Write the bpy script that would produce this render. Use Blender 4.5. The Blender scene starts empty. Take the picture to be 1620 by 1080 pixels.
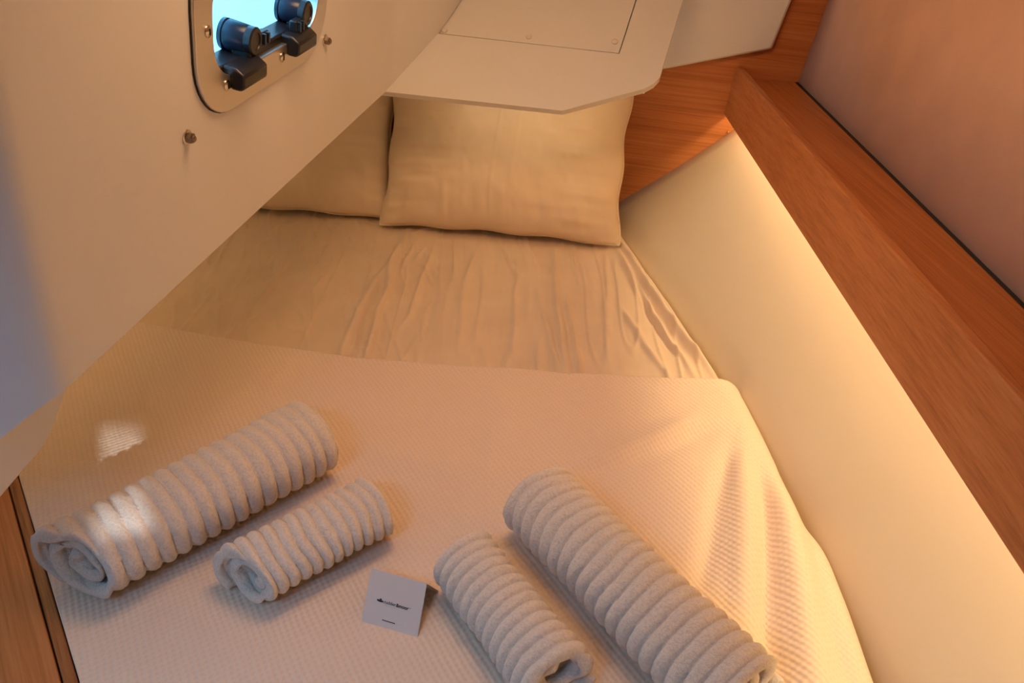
import bpy, bmesh, math, random
import numpy as np
from mathutils import Vector, Matrix, noise

scene = bpy.context.scene
COL = scene.collection
random.seed(7)

# ------------------------------------------------------------------ camera
CAMZ = 0.93                                  # height above the mattress top (z = 0)
cam_d = bpy.data.cameras.new('camera')
cam_d.sensor_width = 36.0
cam_d.lens = 26.0
cam_d.clip_start = 0.01
cam = bpy.data.objects.new('camera', cam_d)
cam.location = (0, 0, CAMZ)
cam.rotation_euler = (math.radians(90 - 33.8), 0, 0)
COL.objects.link(cam)
scene.camera = cam

# ------------------------------------------------------------------ world, lights, exposure
world = bpy.data.worlds.new('sky')
scene.world = world
world.use_nodes = True
wbg = world.node_tree.nodes['Background']
wbg.inputs['Color'].default_value = (0.30, 0.66, 1.0, 1)
wbg.inputs['Strength'].default_value = 4.2

def area(name, loc, target, sx, sy, power, color, spread=180):
    d = bpy.data.lights.new(name, 'AREA')
    d.shape = 'RECTANGLE'; d.size = sx; d.size_y = sy
    d.energy = power; d.color = color; d.spread = math.radians(spread)
    o = bpy.data.objects.new(name, d)
    o.location = loc
    o.rotation_euler = (Vector(target) - Vector(loc)).to_track_quat('-Z', 'Y').to_euler()
    COL.objects.link(o)
    return o

# added cool fill light below a made-up deck hatch over the photographer
area('hatch_fill_light', (-0.50, -0.15, 1.262), (-0.38, 0.30, 0.0), 0.42, 0.42, 2.1, (0.24, 0.55, 1.0), 90)
# low sun: beam shaped by a small port added high in the front bulkhead
sd = bpy.data.lights.new('sun', 'SUN')
sd.energy = 1.7; sd.angle = math.radians(0.6); sd.color = (0.86, 0.93, 1.0)
so = bpy.data.objects.new('sun', sd)
SAZ, SEL = math.radians(29), math.radians(24.5)
so.rotation_euler = Vector((-math.sin(SAZ) * math.cos(SEL), math.cos(SAZ) * math.cos(SEL), -math.sin(SEL))).to_track_quat('-Z', 'Y').to_euler()
COL.objects.link(so)
# added warm fill light under an unseen ceiling lamp
area('ceiling_fill_light', (-0.04, 1.10, 1.256), (-0.10, 1.42, 0.2), 0.50, 0.50, 6.0, (1.0, 0.57, 0.29), 175)

scene.view_settings.view_transform = 'Standard'
scene.view_settings.look = 'None'
scene.view_settings.exposure = 0.5
scene.view_settings.gamma = 1.0
scene.view_settings.use_curve_mapping = False

# ------------------------------------------------------------------ materials
def new_mat(name, color, rough=0.5, metal=0.0, spec=0.5):
    m = bpy.data.materials.new(name)
    m.use_nodes = True
    b = m.node_tree.nodes['Principled BSDF']
    b.inputs['Base Color'].default_value = (*color, 1)
    b.inputs['Roughness'].default_value = rough
    b.inputs['Metallic'].default_value = metal
    b.inputs['Specular IOR Level'].default_value = spec
    return m, m.node_tree, b

def N(nt, t, **kw):
    n = nt.nodes.new(t)
    for k, v in kw.items():
        setattr(n, k, v)
    return n

def add_bump(nt, b, height_socket, strength, dist):
    bp = N(nt, 'ShaderNodeBump')
    bp.inputs['Strength'].default_value = strength
    bp.inputs['Distance'].default_value = dist
    nt.links.new(height_socket, bp.inputs['Height'])
    nt.links.new(bp.outputs['Normal'], b.inputs['Normal'])
    return bp

def noise_tex(nt, scale, detail=3, rough=0.55, vec=None, mapscale=None, rot=None):
    t = N(nt, 'ShaderNodeTexNoise')
    t.inputs['Scale'].default_value = scale
    t.inputs['Detail'].default_value = detail
    t.inputs['Roughness'].default_value = rough
    tc = N(nt, 'ShaderNodeTexCoord')
    src = tc.outputs['Object']
    if rot is not None:
        mr = N(nt, 'ShaderNodeMapping')
        mr.inputs['Rotation'].default_value = rot
        nt.links.new(src, mr.inputs['Vector']); src = mr.outputs['Vector']
    if mapscale is not None:
        mp = N(nt, 'ShaderNodeMapping')
        mp.inputs['Scale'].default_value = mapscale
        nt.links.new(src, mp.inputs['Vector']); src = mp.outputs['Vector']
    nt.links.new(src, t.inputs['Vector'])
    return t

def ramp(nt, fac, stops):
    r = N(nt, 'ShaderNodeValToRGB')
    els = r.color_ramp.elements
    while len(els) < len(stops):
        els.new(0.5)
    for e, (p, c) in zip(els, stops):
        e.position = p; e.color = (*c, 1)
    nt.links.new(fac, r.inputs['Fac'])
    return r

def mat_wood(name, c_dark, c_mid, c_light, mapscale, rot=(0, 0, 0), rough=0.42, bump=0.0004):
    m, nt, b = new_mat(name, c_mid, rough)
    t1 = noise_tex(nt, 1.0, 5, 0.62, mapscale=mapscale, rot=rot)
    t2 = noise_tex(nt, 0.23, 3, 0.5, mapscale=mapscale, rot=rot)
    mx = N(nt, 'ShaderNodeMath', operation='MULTIPLY_ADD')
    mx.inputs[1].default_value = 0.6
    nt.links.new(t1.outputs['Fac'], mx.inputs[0])
    m2 = N(nt, 'ShaderNodeMath', operation='MULTIPLY'); m2.inputs[1].default_value = 0.4
    nt.links.new(t2.outputs['Fac'], m2.inputs[0])
    nt.links.new(m2.outputs[0], mx.inputs[2])
    r = ramp(nt, mx.outputs[0], [(0.33, c_dark), (0.5, c_mid), (0.66, c_light)])
    nt.links.new(r.outputs['Color'], b.inputs['Base Color'])
    add_bump(nt, b, mx.outputs[0], 0.5, bump)
    return m

def mat_gelcoat(name, color, rough=0.32):
    m, nt, b = new_mat(name, color, rough, spec=0.5)
    t = noise_tex(nt, 6, 2, 0.5)
    add_bump(nt, b, t.outputs['Fac'], 0.25, 0.004)
    t2 = noise_tex(nt, 3, 4, 0.6)
    r = ramp(nt, t2.outputs['Fac'], [(0.3, tuple(c * 0.96 for c in color)), (0.7, color)])
    nt.links.new(r.outputs['Color'], b.inputs['Base Color'])
    return m

M_WHITE = mat_gelcoat('white_gelcoat', (0.80, 0.79, 0.75))
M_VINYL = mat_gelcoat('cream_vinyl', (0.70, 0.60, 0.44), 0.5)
W1, W2, W3 = (0.37, 0.112, 0.027), (0.52, 0.178, 0.050), (0.60, 0.232, 0.076)
M_WOOD_LONG = mat_wood('teak_veneer_lengthwise', W1, W2, W3, (210, 4, 210), (0, 0, math.radians(-2.5)))
M_WOOD_BULK = mat_wood('teak_veneer_bulkhead', W1, W2, W3, (4, 60, 190), (0, math.radians(-4), math.radians(11)))
M_WOOD_BOARD = mat_wood('teak_veneer_board', W1, W2, W3, (190, 5, 190), (0, 0, math.radians(-37)))
M_WOOD_TRIM = mat_wood('solid_teak_trim', (0.12, 0.035, 0.01), (0.32, 0.11, 0.03), (0.42, 0.16, 0.05), (260, 10, 260), (0, 0, math.radians(-37)))

def mat_fabric(name, color, weave=900, bump=0.0005, rough=0.9, sheen=0.2, mottled=0.08):
    m, nt, b = new_mat(name, color, rough, spec=0.2)
    b.inputs['Sheen Weight'].default_value = sheen
    t = noise_tex(nt, weave, 2, 0.6)
    add_bump(nt, b, t.outputs['Fac'], 0.6, bump)
    t2 = noise_tex(nt, 9, 3, 0.5)
    r = ramp(nt, t2.outputs['Fac'], [(0.3, tuple(c * (1 - mottled) for c in color)), (0.7, color)])
    nt.links.new(r.outputs['Color'], b.inputs['Base Color'])
    return m

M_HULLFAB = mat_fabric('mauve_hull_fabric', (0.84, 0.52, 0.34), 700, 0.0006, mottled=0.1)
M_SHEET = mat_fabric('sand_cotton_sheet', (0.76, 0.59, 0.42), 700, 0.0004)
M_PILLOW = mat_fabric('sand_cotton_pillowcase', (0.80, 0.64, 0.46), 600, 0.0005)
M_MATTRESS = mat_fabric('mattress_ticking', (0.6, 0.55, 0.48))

def mat_terry(name, color):
    m, nt, b = new_mat(name, color, 0.95, spec=0.1)
    b.inputs['Sheen Weight'].default_value = 0.5
    b.inputs['Sheen Roughness'].default_value = 0.5
    t = noise_tex(nt, 250, 4, 0.75)
    add_bump(nt, b, t.outputs['Fac'], 1.0, 0.0036)
    r = ramp(nt, t.outputs['Fac'], [(0.36, tuple(c * 0.84 for c in color)), (0.56, color)])
    nt.links.new(r.outputs['Color'], b.inputs['Base Color'])
    return m
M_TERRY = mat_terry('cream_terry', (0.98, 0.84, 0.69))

def mat_waffle():
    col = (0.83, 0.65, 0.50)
    m, nt, b = new_mat('cream_waffle_weave', col, 0.85, spec=0.2)
    b.inputs['Sheen Weight'].default_value = 0.25
    tc = N(nt, 'ShaderNodeTexCoord')
    mp = N(nt, 'ShaderNodeMapping')
    mp.inputs['Rotation'].default_value = (0, 0, math.radians(9))
    nt.links.new(tc.outputs['UV'], mp.inputs['Vector'])
    wob = N(nt, 'ShaderNodeTexNoise'); wob.inputs['Scale'].default_value = 14
    nt.links.new(tc.outputs['UV'], wob.inputs['Vector'])
    wv = N(nt, 'ShaderNodeVectorMath', operation='SCALE'); wv.inputs['Scale'].default_value = 0.006
    nt.links.new(wob.outputs['Color'], wv.inputs[0])
    ad = N(nt, 'ShaderNodeVectorMath', operation='ADD')
    nt.links.new(mp.outputs['Vector'], ad.inputs[0]); nt.links.new(wv.outputs['Vector'], ad.inputs[1])
    pitch = 0.0085
    outs = []
    for ang, wgt in ((50, 1.0), (-40, 0.7)):
        k = 2 * math.pi / pitch
        dp = N(nt, 'ShaderNodeVectorMath', operation='DOT_PRODUCT')
        dp.inputs[1].default_value = (k * math.sin(math.radians(ang)), k * math.cos(math.radians(ang)), 0)
        nt.links.new(ad.outputs['Vector'], dp.inputs[0])
        c = N(nt, 'ShaderNodeMath', operation='COSINE')
        nt.links.new(dp.outputs['Value'], c.inputs[0])
        cw = N(nt, 'ShaderNodeMath', operation='MULTIPLY'); cw.inputs[1].default_value = wgt
        nt.links.new(c.outputs[0], cw.inputs[0])
        outs.append(cw)
    s = N(nt, 'ShaderNodeMath', operation='ADD')
    nt.links.new(outs[0].outputs[0], s.inputs[0]); nt.links.new(outs[1].outputs[0], s.inputs[1])
    fine = noise_tex(nt, 900, 2, 0.6)
    f2 = N(nt, 'ShaderNodeMath', operation='MULTIPLY_ADD'); f2.inputs[1].default_value = 0.5
    nt.links.new(fine.outputs['Fac'], f2.inputs[0]); nt.links.new(s.outputs[0], f2.inputs[2])
    add_bump(nt, b, f2.outputs[0], 0.8, 0.0005)
    mr = N(nt, 'ShaderNodeMapRange')
    mr.inputs['From Min'].default_value = -2; mr.inputs['From Max'].default_value = 1
    nt.links.new(s.outputs[0], mr.inputs['Value'])
    r = ramp(nt, mr.outputs['Result'], [(0.0, tuple(c * 0.92 for c in col)), (0.7, col)])
    nt.links.new(r.outputs['Color'], b.inputs['Base Color'])
    return m
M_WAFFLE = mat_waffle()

M_STEEL, _, _ = new_mat('satin_aluminium', (0.72, 0.70, 0.67), 0.38, 1.0)
M_CHROME, _, _ = new_mat('polished_steel', (0.62, 0.58, 0.54), 0.22, 1.0)
M_BOLT, _, _ = new_mat('dark_steel_bolt', (0.28, 0.22, 0.17), 0.3, 1.0)
M_BLACK, _, _ = new_mat('black_plastic', (0.012, 0.013, 0.016), 0.32)
M_BLACKGLOSS, _, _ = new_mat('black_plastic_blue_reflection', (0.012, 0.03, 0.06), 0.28)  # blue reflected light is put into the black plastic's colour
M_RUBBER, _, _ = new_mat('black_rubber', (0.02, 0.02, 0.022), 0.7)
M_CARD, _, _ = new_mat('white_card', (0.66, 0.60, 0.56), 0.6)
M_INK, _, _ = new_mat('black_ink', (0.02, 0.018, 0.018), 0.6)
M_GREYINK, _, _ = new_mat('grey_ink', (0.3, 0.27, 0.26), 0.6)
M_PLUG = mat_gelcoat('white_plastic_cap', (0.78, 0.72, 0.64), 0.35)
M_BRASS, _, _ = new_mat('brass_pin', (0.75, 0.5, 0.25), 0.35, 1.0)
M_DECK = mat_gelcoat('white_deck_gelcoat', (0.82, 0.84, 0.86), 0.5)
M_SOLE = mat_wood('cabin_sole', W1, W2, W3, (6, 90, 90))
M_CEIL = mat_gelcoat('white_headliner', (0.72, 0.68, 0.62), 0.7)

mg, ntg, bg = new_mat('tinted_acrylic', (0.55, 0.86, 1.0), 0.02)
bg.inputs['Transmission Weight'].default_value = 1.0
bg.inputs['IOR'].default_value = 1.1
M_GLASS = mg
me, nte, be = new_mat('warm_led', (1, 0.8, 0.5), 0.4)
be.inputs['Emission Color'].default_value = (1.0, 0.72, 0.36, 1)
be.inputs['Emission Strength'].default_value = 6.0
M_LED = me

# ------------------------------------------------------------------ mesh helpers
class MB:
    def __init__(self):
        self.v = []; self.f = []
    def add(self, vs, fs):
        o = len(self.v)
        self.v += [tuple(float(c) for c in p) for p in vs]
        self.f += [tuple(i + o for i in f) for f in fs]
        return self
    def prism(self, poly, ext):
        n = len(poly); e = Vector(ext)
        a = [Vector(p) for p in poly]; b = [p + e for p in a]
        fs = [tuple(range(n))[::-1], tuple(range(n, 2 * n))]
        fs += [(i, (i + 1) % n, n + (i + 1) % n, n + i) for i in range(n)]
        return self.add(a + b, fs)
    def box(self, c, ax, ay, az):
        c, ax, ay, az = map(Vector, (c, ax, ay, az))
        vs = [c + sx * ax + sy * ay + sz * az for sz in (-1, 1) for sx, sy in ((-1, -1), (1, -1), (1, 1), (-1, 1))]
        fs = [(3, 2, 1, 0), (4, 5, 6, 7), (0, 1, 5, 4), (1, 2, 6, 5), (2, 3, 7, 6), (3, 0, 4, 7)]
        return self.add(vs, fs)
    def lathe(self, p, axis, prof, n=24):
        """prof: list of (distance along axis, radius)"""
        p = Vector(p); a = Vector(axis).normalized()
        s = a.orthogonal().normalized(); t = a.cross(s)
        vs = []; fs = []
        for h, r in prof:
            for k in range(n):
                an = 2 * math.pi * k / n
                vs.append(p + a * h + (s * math.cos(an) + t * math.sin(an)) * r)
        for i in range(len(prof) - 1):
            for k in range(n):
                k2 = (k + 1) % n
                fs.append((i * n + k, i * n + k2, (i + 1) * n + k2, (i + 1) * n + k))
        fs.append(tuple(range(n))[::-1])
        fs.append(tuple((len(prof) - 1) * n + k for k in range(n)))
        return self.add(vs, fs)

WL = {}
def link(o, parent=None):
    COL.objects.link(o)
    if parent is not None:
        o.parent = parent
    return o

def root(name, loc, label, cat, group=None, kind=None):
    o = bpy.data.objects.new(name, None)
    o.empty_display_size = 0.05
    o.location = loc
    link(o)
    WL[o.name] = Vector(loc)
    tag(o, label, cat, group, kind)
    return o

def tag(o, label=None, cat=None, group=None, kind=None):
    if label: o['label'] = label
    if cat: o['category'] = cat
    if group: o['group'] = group
    if kind: o['kind'] = kind
    return o

def build(name, mb, mat, parent=None, origin=(0, 0, 0), smooth=False, bevel=0.0, seg=2, fixn=True, angle=None):
    base = WL[parent.name] if parent is not None else Vector(origin)
    vs = [(p[0] - base.x, p[1] - base.y, p[2] - base.z) for p in mb.v]
    me = bpy.data.meshes.new(name)
    me.from_pydata(vs, [], mb.f)
    if fixn:
        bm = bmesh.new(); bm.from_mesh(me)
        bmesh.ops.recalc_face_normals(bm, faces=bm.faces)
        bm.to_mesh(me); bm.free()
    me.materials.append(mat)
    if smooth:
        me.polygons.foreach_set('use_smooth', [True] * len(me.polygons))
    if angle is not None:
        me.set_sharp_from_angle(angle=math.radians(angle))
    me.update()
    o = bpy.data.objects.new(name, me)
    if parent is None:
        o.location = base
    link(o, parent)
    WL[o.name] = base
    if bevel > 0:
        md = o.modifiers.new('bevel', 'BEVEL')
        md.width = bevel; md.segments = seg; md.limit_method = 'ANGLE'; md.angle_limit = math.radians(35)
        me.polygons.foreach_set('use_smooth', [True] * len(me.polygons))
        me.set_sharp_from_angle(angle=math.radians(35))
    return o

def interp(x, pts):
    xs = [p[0] for p in pts]; ys = [p[1] for p in pts]
    return np.interp(x, xs, ys)

def smooth_interp(x, pts):
    """monotone-ish cubic through points (Catmull-Rom), numpy friendly"""
    xs = np.array([p[0] for p in pts], float); ys = np.array([p[1] for p in pts], float)
    m = np.gradient(ys, xs)
    x = np.clip(np.asarray(x, float), xs[0], xs[-1])
    i = np.clip(np.searchsorted(xs, x) - 1, 0, len(xs) - 2)
    h = xs[i + 1] - xs[i]; t = (x - xs[i]) / h
    return ((2*t**3 - 3*t**2 + 1) * ys[i] + (t**3 - 2*t**2 + t) * h * m[i]
            + (-2*t**3 + 3*t**2) * ys[i + 1] + (t**3 - t**2) * h * m[i + 1])

# ------------------------------------------------------------------ layout of the berth
BN = Vector((math.sin(math.radians(11)), math.cos(math.radians(11)), 0))     # bulkhead normal (away from camera)
BP = Vector((0.327, 2.127, 0.0))
def bulk_y(x):
    return BP.y - (x - BP.x) * math.tan(math.radians(11))

# right edge of the mattress and the hull lining at mattress level, as functions of y
EDGE = [(-0.6, 0.47), (0.2, 0.485), (0.57, 0.490), (0.72, 0.500), (0.82, 0.501), (0.90, 0.484), (1.05, 0.482), (1.22, 0.470), (1.42, 0.436), (1.62, 0.398), (1.85, 0.352), (2.03, 0.317), (2.3, 0.262)]
SHEET_EDGE = [(-0.6, 0.47), (0.57, 0.485), (0.9, 0.480), (1.05, 0.476), (1.22, 0.462), (1.42, 0.430), (1.62, 0.394), (1.85, 0.350), (2.03, 0.317), (2.3, 0.262)]
LIN0 = [(-0.8, 0.50), (0.3, 0.520), (0.7, 0.524), (0.95, 0.516), (1.22, 0.487), (1.42, 0.451), (1.62, 0.412), (1.85, 0.364), (2.127, 0.300), (2.4, 0.24)]
def lining_top(y):
    return 0.711 + (y - 0.883) * 0.0501
ZS = 0.402                                   # top of the side shelf
def fascia_x(y, z):
    return 0.526 + (y - 0.498) * 0.0424 + (z - 0.307) * 0.107

# ---- hull lining below the shelf (cream vinyl)
def build_lining():
    mb = MB(); ny, nz = 60, 26
    for i in range(ny + 1):
        t = i / ny
        for j in range(nz + 1):
            z = -0.55 + (ZS - 0.006 + 0.55) * j / nz
            y = -1.32 + t * 3.49
            x0 = float(smooth_interp(y, LIN0)); x1 = lining_top(y)
            def X(y, z):
                x0 = float(smooth_interp(y, LIN0)); x1 = lining_top(y)
                if z >= 0:
                    s = z / ZS
                    return x0 + (x1 - x0) * s + 0.014 * math.sin(math.pi * s)
                return x0 + (x1 - x0) / ZS * z * 0.5 + 0.0
            x = X(y, z)
            yb = bulk_y(x) + 0.01
            yy = -1.32 + t * (yb + 1.32)
            x = X(yy, z)
            mb.v.append((x, yy, z))
    for i in range(ny):
        for j in range(nz):
            a = i * (nz + 1) + j
            mb.f.append((a, a + 1, a + nz + 2, a + nz + 1))
    o = build('wall_right', mb, M_VINYL, smooth=True, fixn=False)
    md = o.modifiers.new('solid', 'SOLIDIFY'); md.thickness = 0.012; md.offset = -1
    tag(o, 'cream padded hull lining between the mattress and the lit wooden shelf', kind='structure')
    return o
build_lining()

# ---- hull lining above the shelf (mauve fabric)
mb = MB(); ny = 24
for i in range(ny + 1):
    for z in (ZS - 0.004, 0.75, 1.32):
        t = i / ny
        xx = lambda y: lining_top(y) + (z - ZS) * 0.155
        y = -1.32 + t * (bulk_y(0.8) + 0.012 + 1.32)
        y = -1.32 + t * (bulk_y(xx(y)) + 0.012 + 1.32)
        mb.v.append((xx(y), y, z))
for i in range(ny):
    for j in range(2):
        a = i * 3 + j
        mb.f.append((a, a + 1, a + 4, a + 3))
o = build('wall_upper_right', mb, M_HULLFAB, smooth=True, fixn=False)
md = o.modifiers.new('solid', 'SOLIDIFY'); md.thickness = 0.012; md.offset = -1
tag(o, 'mauve fabric hull lining rising above the wooden side shelf', kind='structure')

# ---- bulkhead at the head of the berth
mb = MB()
def bpt(x, z, off=0.0):
    return Vector((x, bulk_y(x), z)) + BN * off
mb.prism([bpt(-1.45, -0.6), bpt(1.05, -0.6), bpt(1.05, 1.32), bpt(-1.45, 1.32)], BN * 0.02)
wall_back = build('wall_back', mb, M_WOOD_BULK)
tag(wall_back, 'orange teak bulkhead at the head of the berth', kind='structure')
for x, z, r in ((0.338, 0.020, 0.006), (0.612, 0.258, 0.0032)):
    mb = MB().lathe(bpt(x, z, 0.001), -BN, [(0, r), (r * 1.2, r), (r * 1.9, r * 0.7), (r * 2.2, r * 0.2)], 14)
    build('lining_pin', mb, M_BRASS, wall_back, smooth=True)

# ---- white panel B, on the bulkhead beside the overhead moulding
pB = [bpt(0.30, 0.400), bpt(0.434, 0.428), bpt(0.600, 0.468), bpt(0.685, 0.488), bpt(0.710, 0.604), bpt(0.86, 1.32), bpt(0.30, 1.32)]
mb = MB().prism([p - BN * 0.001 for p in pB], -BN * 0.022)
o = build('trim_2', mb, M_WHITE, bevel=0.006)
tag(o, 'white moulded panel with a thin lower lip on the teak bulkhead', kind='structure')

# ---- overhead moulding A (faceted white moulding over the pillows)
P1 = Vector((-0.298, 1.773, 0.450)); P2 = Vector((0.115, 1.691, 0.430)); P3 = Vector((-0.171, 1.900, 0.561))
AN = (P2 - P1).cross(P3 - P1).normalized()
if AN.y > 0: AN = -AN
AU = Vector((0.405 - 0.331, 1.907 - 1.723, 0.627 - 0.478)).normalized()    # up the slope along the right edge
PR = Vector((0.331, 1.723, 0.478)); PRb = Vector((0.316, 1.712, 0.470))
PL = P1 + (P1 - P2) * 0.35
topR = PR + AU * 0.48; topL = PL + (P3 - P1).normalized() * 0.55
outl = [PL, P1, P2, P2 + (PR - P2) * 0.86, P2 + (PR - P2) * 0.955 + AU * 0.008, PR + AU * 0.022, topR, topL]
# recess corners in the sloping face
def on_a(p):                                  # project on the face plane
    p = Vector(p); return p - AN * AN.dot(p - P1)
rc = [on_a((-0.180, 1.893, 0.555)), on_a((0.250, 1.800, 0.530)), on_a((0.330, 2.000, 0.690)), on_a((-0.150, 2.060, 0.690))]
trim_a = root('trim_1', P2, 'white faceted overhead moulding hanging over the pillows', None, kind='structure')
back = Vector((0.02, 0.30, 0.10))
mb = MB()
n = len(outl)
vo = outl + [p - AN * 0.016 for p in outl]
mb.v += [tuple(p) for p in vo] + [tuple(p) for p in rc] + [tuple(p - AN * 0.006) for p in rc]
for i in range(n):
    mb.f.append((i, (i + 1) % n, n + (i + 1) % n, n + i))
mb.f.append(tuple(range(n, 2 * n)))
# face with hole: outline 0..7, recess r0..r3 = 2n..2n+3
r = 2 * n
mb.f += [(0, 1, r + 0), (1, 2, r + 1, r + 0), (2, 3, r + 1), (3, 4, r + 1), (4, 5, r + 1), (5, 6, r + 2, r + 1), (6, 7, r + 3, r + 2), (7, 0, r + 0, r + 3)]
for i in range(4):
    mb.f.append((r + i, r + (i + 1) % 4, r + 4 + (i + 1) % 4, r + 4 + i))
build('moulding', mb, M_WHITE, trim_a, bevel=0.0)
# removable access panel in the recess
ins = lambda k, a, b_: rc[k] + (rc[(k + 1) % 4] - rc[k]).normalized() * a + (rc[(k + 3) % 4] - rc[k]).normalized() * b_
q = [ins(0, 0.002, 0.004), ins(1, 0.004, 0.003), ins(2, 0.003, 0.004), ins(3, 0.004, 0.002)]
mb = MB().prism([p - AN * 0.0065 for p in q], AN * 0.004)
acc = build('access_panel', mb, M_WHITE, trim_a, bevel=0.001)
def rp(a, b_):
    lo = rc[0].lerp(rc[1], a); hi = rc[3].lerp(rc[2], a)
    return lo.lerp(hi, b_)
for a, b_ in ((0.035, 0.06), (0.5, 0.09), (0.955, 0.13)):
    mb = MB().lathe(rp(a, b_) - AN * 0.0025, AN, [(0, 0.0075), (0.0018, 0.0075), (0.0032, 0.006), (0.0036, 0.002)], 18)
    build('screw_cap', mb, M_PLUG, acc, smooth=True)

# ---- left moulding (side of the cockpit well)
A0 = Vector((-0.503, 0.677, 0.420))
DW = (P1 - A0).normalized()
_nh = Vector((DW.y, -DW.x, 0)).normalized()
_a = math.radians(12)
WN = (_nh * math.cos(_a) - Vector((0, 0, 1)) * math.sin(_a))
WN = (WN - DW * WN.dot(DW)).normalized()
WU = DW.cross(WN); WU = WU if WU.z > 0 else -WU
def wp(s, v, off=0.0):
    return A0 + DW * s + WU * v + WN * off
SL = (P1 - A0).length

def rrect(s0, s1, v0, v1, r, k=10):
    pts = []
    for cx, cy, a0 in ((s1 - r, v1 - r, 0), (s0 + r, v1 - r, 90), (s0 + r, v0 + r, 180), (s1 - r, v0 + r, 270)):
        for i in range(k + 1):
            an = math.radians(a0 + 90 * i / k)
            pts.append((cx + r * math.cos(an), cy + r * math.sin(an)))
    return pts

WOUT = (0.290, 0.708, 0.202, 0.432, 0.085)      # outer edge of the window flange
WIN = (0.333, 0.672, 0.249, 0.390, 0.055)       # clear opening
hole = rrect(WIN[0] - 0.012, WIN[1] + 0.012, WIN[2] - 0.012, WIN[3] + 0.012, 0.066)
def to_rect(p, s0, s1, v0, v1):
    cx, cy = (s0 + s1) / 2, (v0 + v1) / 2
    dx, dy = p[0] - cx, p[1] - cy
    k = min(((s1 - s0) / 2) / abs(dx) if abs(dx) > 1e-9 else 1e9, ((v1 - v0) / 2) / abs(dy) if abs(dy) > 1e-9 else 1e9)
    return (cx + dx * k, cy + dy * k)
mb = MB()
RS = (0.15, 0.90, 0.10, 0.56)
nh = len(hole)
rect = [to_rect(p, *RS) for p in hole]
mb.add([wp(*p) for p in hole] + [wp(*p) for p in rect] + [wp(p[0], p[1], -0.05) for p in hole],
       [(i, (i + 1) % nh, nh + (i + 1) % nh, nh + i) for i in range(nh)] +
       [(i, (i + 1) % nh, 2 * nh + (i + 1) % nh, 2 * nh + i) for i in range(nh)])
# missing corner triangles between the ring and the rectangle
cor = [(RS[1], RS[3]), (RS[0], RS[3]), (RS[0], RS[2]), (RS[1], RS[2])]
for c in cor:
    for i in range(nh):
        p, q2 = rect[i], rect[(i + 1) % nh]
        on = lambda t: (abs(t[0] - c[0]) < 1e-6 or abs(t[1] - c[1]) < 1e-6)
        if on(p) and on(q2) and abs(p[0] - q2[0]) > 1e-6 and abs(p[1] - q2[1]) > 1e-6 and math.hypot(p[0] - c[0], p[1] - c[1]) < 0.3:
            mb.add([wp(*p), wp(*c), wp(*q2)], [(0, 1, 2)])
TOPV = 0.92
def q4(s0, s1, v0, v1):
    mb.add([wp(s0, v0), wp(s1, v0), wp(s1, v1), wp(s0, v1)], [(0, 1, 2, 3)])
for sa, sb in ((0.02, 0.034), (0.034, RS[0])):
    q4(sa, sb, 0, RS[2]); q4(sa, sb, RS[2], RS[3]); q4(sa, sb, RS[3], TOPV)
q4(RS[0], RS[1], 0, RS[2]); q4(RS[0], RS[1], RS[3], TOPV)
q4(RS[1], SL, 0, RS[2]); q4(RS[1], SL, RS[2], RS[3]); q4(RS[1], SL, RS[3], TOPV)
# far end: swings gently towards the overhead moulding
farpts = []
K = 8
for i in range(K + 1):
    t = i / K
    lo = P1.lerp(P3, t)
    hi = wp(SL, TOPV).lerp(P3 + WU * 0.80, t)
    farpts.append((lo, wp(SL, RS[2]).lerp(P3 + WU * RS[2] * 0.9, t), wp(SL, RS[3]).lerp(P3 + WU * RS[3] * 0.9, t), hi))
for dy in (0.12, 0.36):
    dv = Vector((dy * 0.75, dy, dy * 0.9)); dh = Vector((dv.x, dv.y, 0))
    farpts.append((P3 + dv, P3 + WU * 0.10 + dv, P3 + WU * 0.50 + dh, P3 + WU * 0.80 + dh))
K += 2
vs = [p for c in farpts for p in c]
fs = []
for i in range(K):
    for j in range(3):
        fs.append((i * 4 + j, (i + 1) * 4 + j, (i + 1) * 4 + j + 1, i * 4 + j + 1))
mb.add(vs, fs)
# near end: rounded corner turning towards the doorway
c0 = [wp(0.02, 0), wp(0.02, RS[2]), wp(0.02, RS[3]), wp(0.02, TOPV)]
turn = [(0.000, 0.0, 0.0), (-0.014, -0.003, 0), (-0.028, -0.010, 0), (-0.045, -0.022, -0.003)]
cols = [c0]
ndir = Vector((-0.048, -0.074, -0.02)).normalized()
fdir = Vector((-0.066, -0.055, -0.012)).normalized()
cols.append([wp(0.0, 0) , wp(0.0, RS[2]), wp(0.0, RS[3]), wp(0.0, TOPV)])
base = wp(0.0, 0)
d1 = [Vector((-0.004, -0.013, -0.001)), Vector((-0.012, -0.022, -0.005)), Vector((-0.034, -0.030, -0.018)), Vector((-0.080, -0.039, -0.051)), Vector((-0.20, -0.070, -0.06)), Vector((-0.60, -0.20, -0.06))]
for dd in d1:
    flat = Vector((dd.x, dd.y, 0))
    cols.append([base + dd, base + flat + WU * RS[2], base + flat + WU * RS[3], base + flat + WU * TOPV])
vs = [p for c in cols for p in c]
fs = []
for i in range(len(cols) - 1):
    for j in range(3):
        fs.append((i * 4 + j, (i + 1) * 4 + j, (i + 1) * 4 + j + 1, i * 4 + j + 1))
mb.add(vs, fs)
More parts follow.
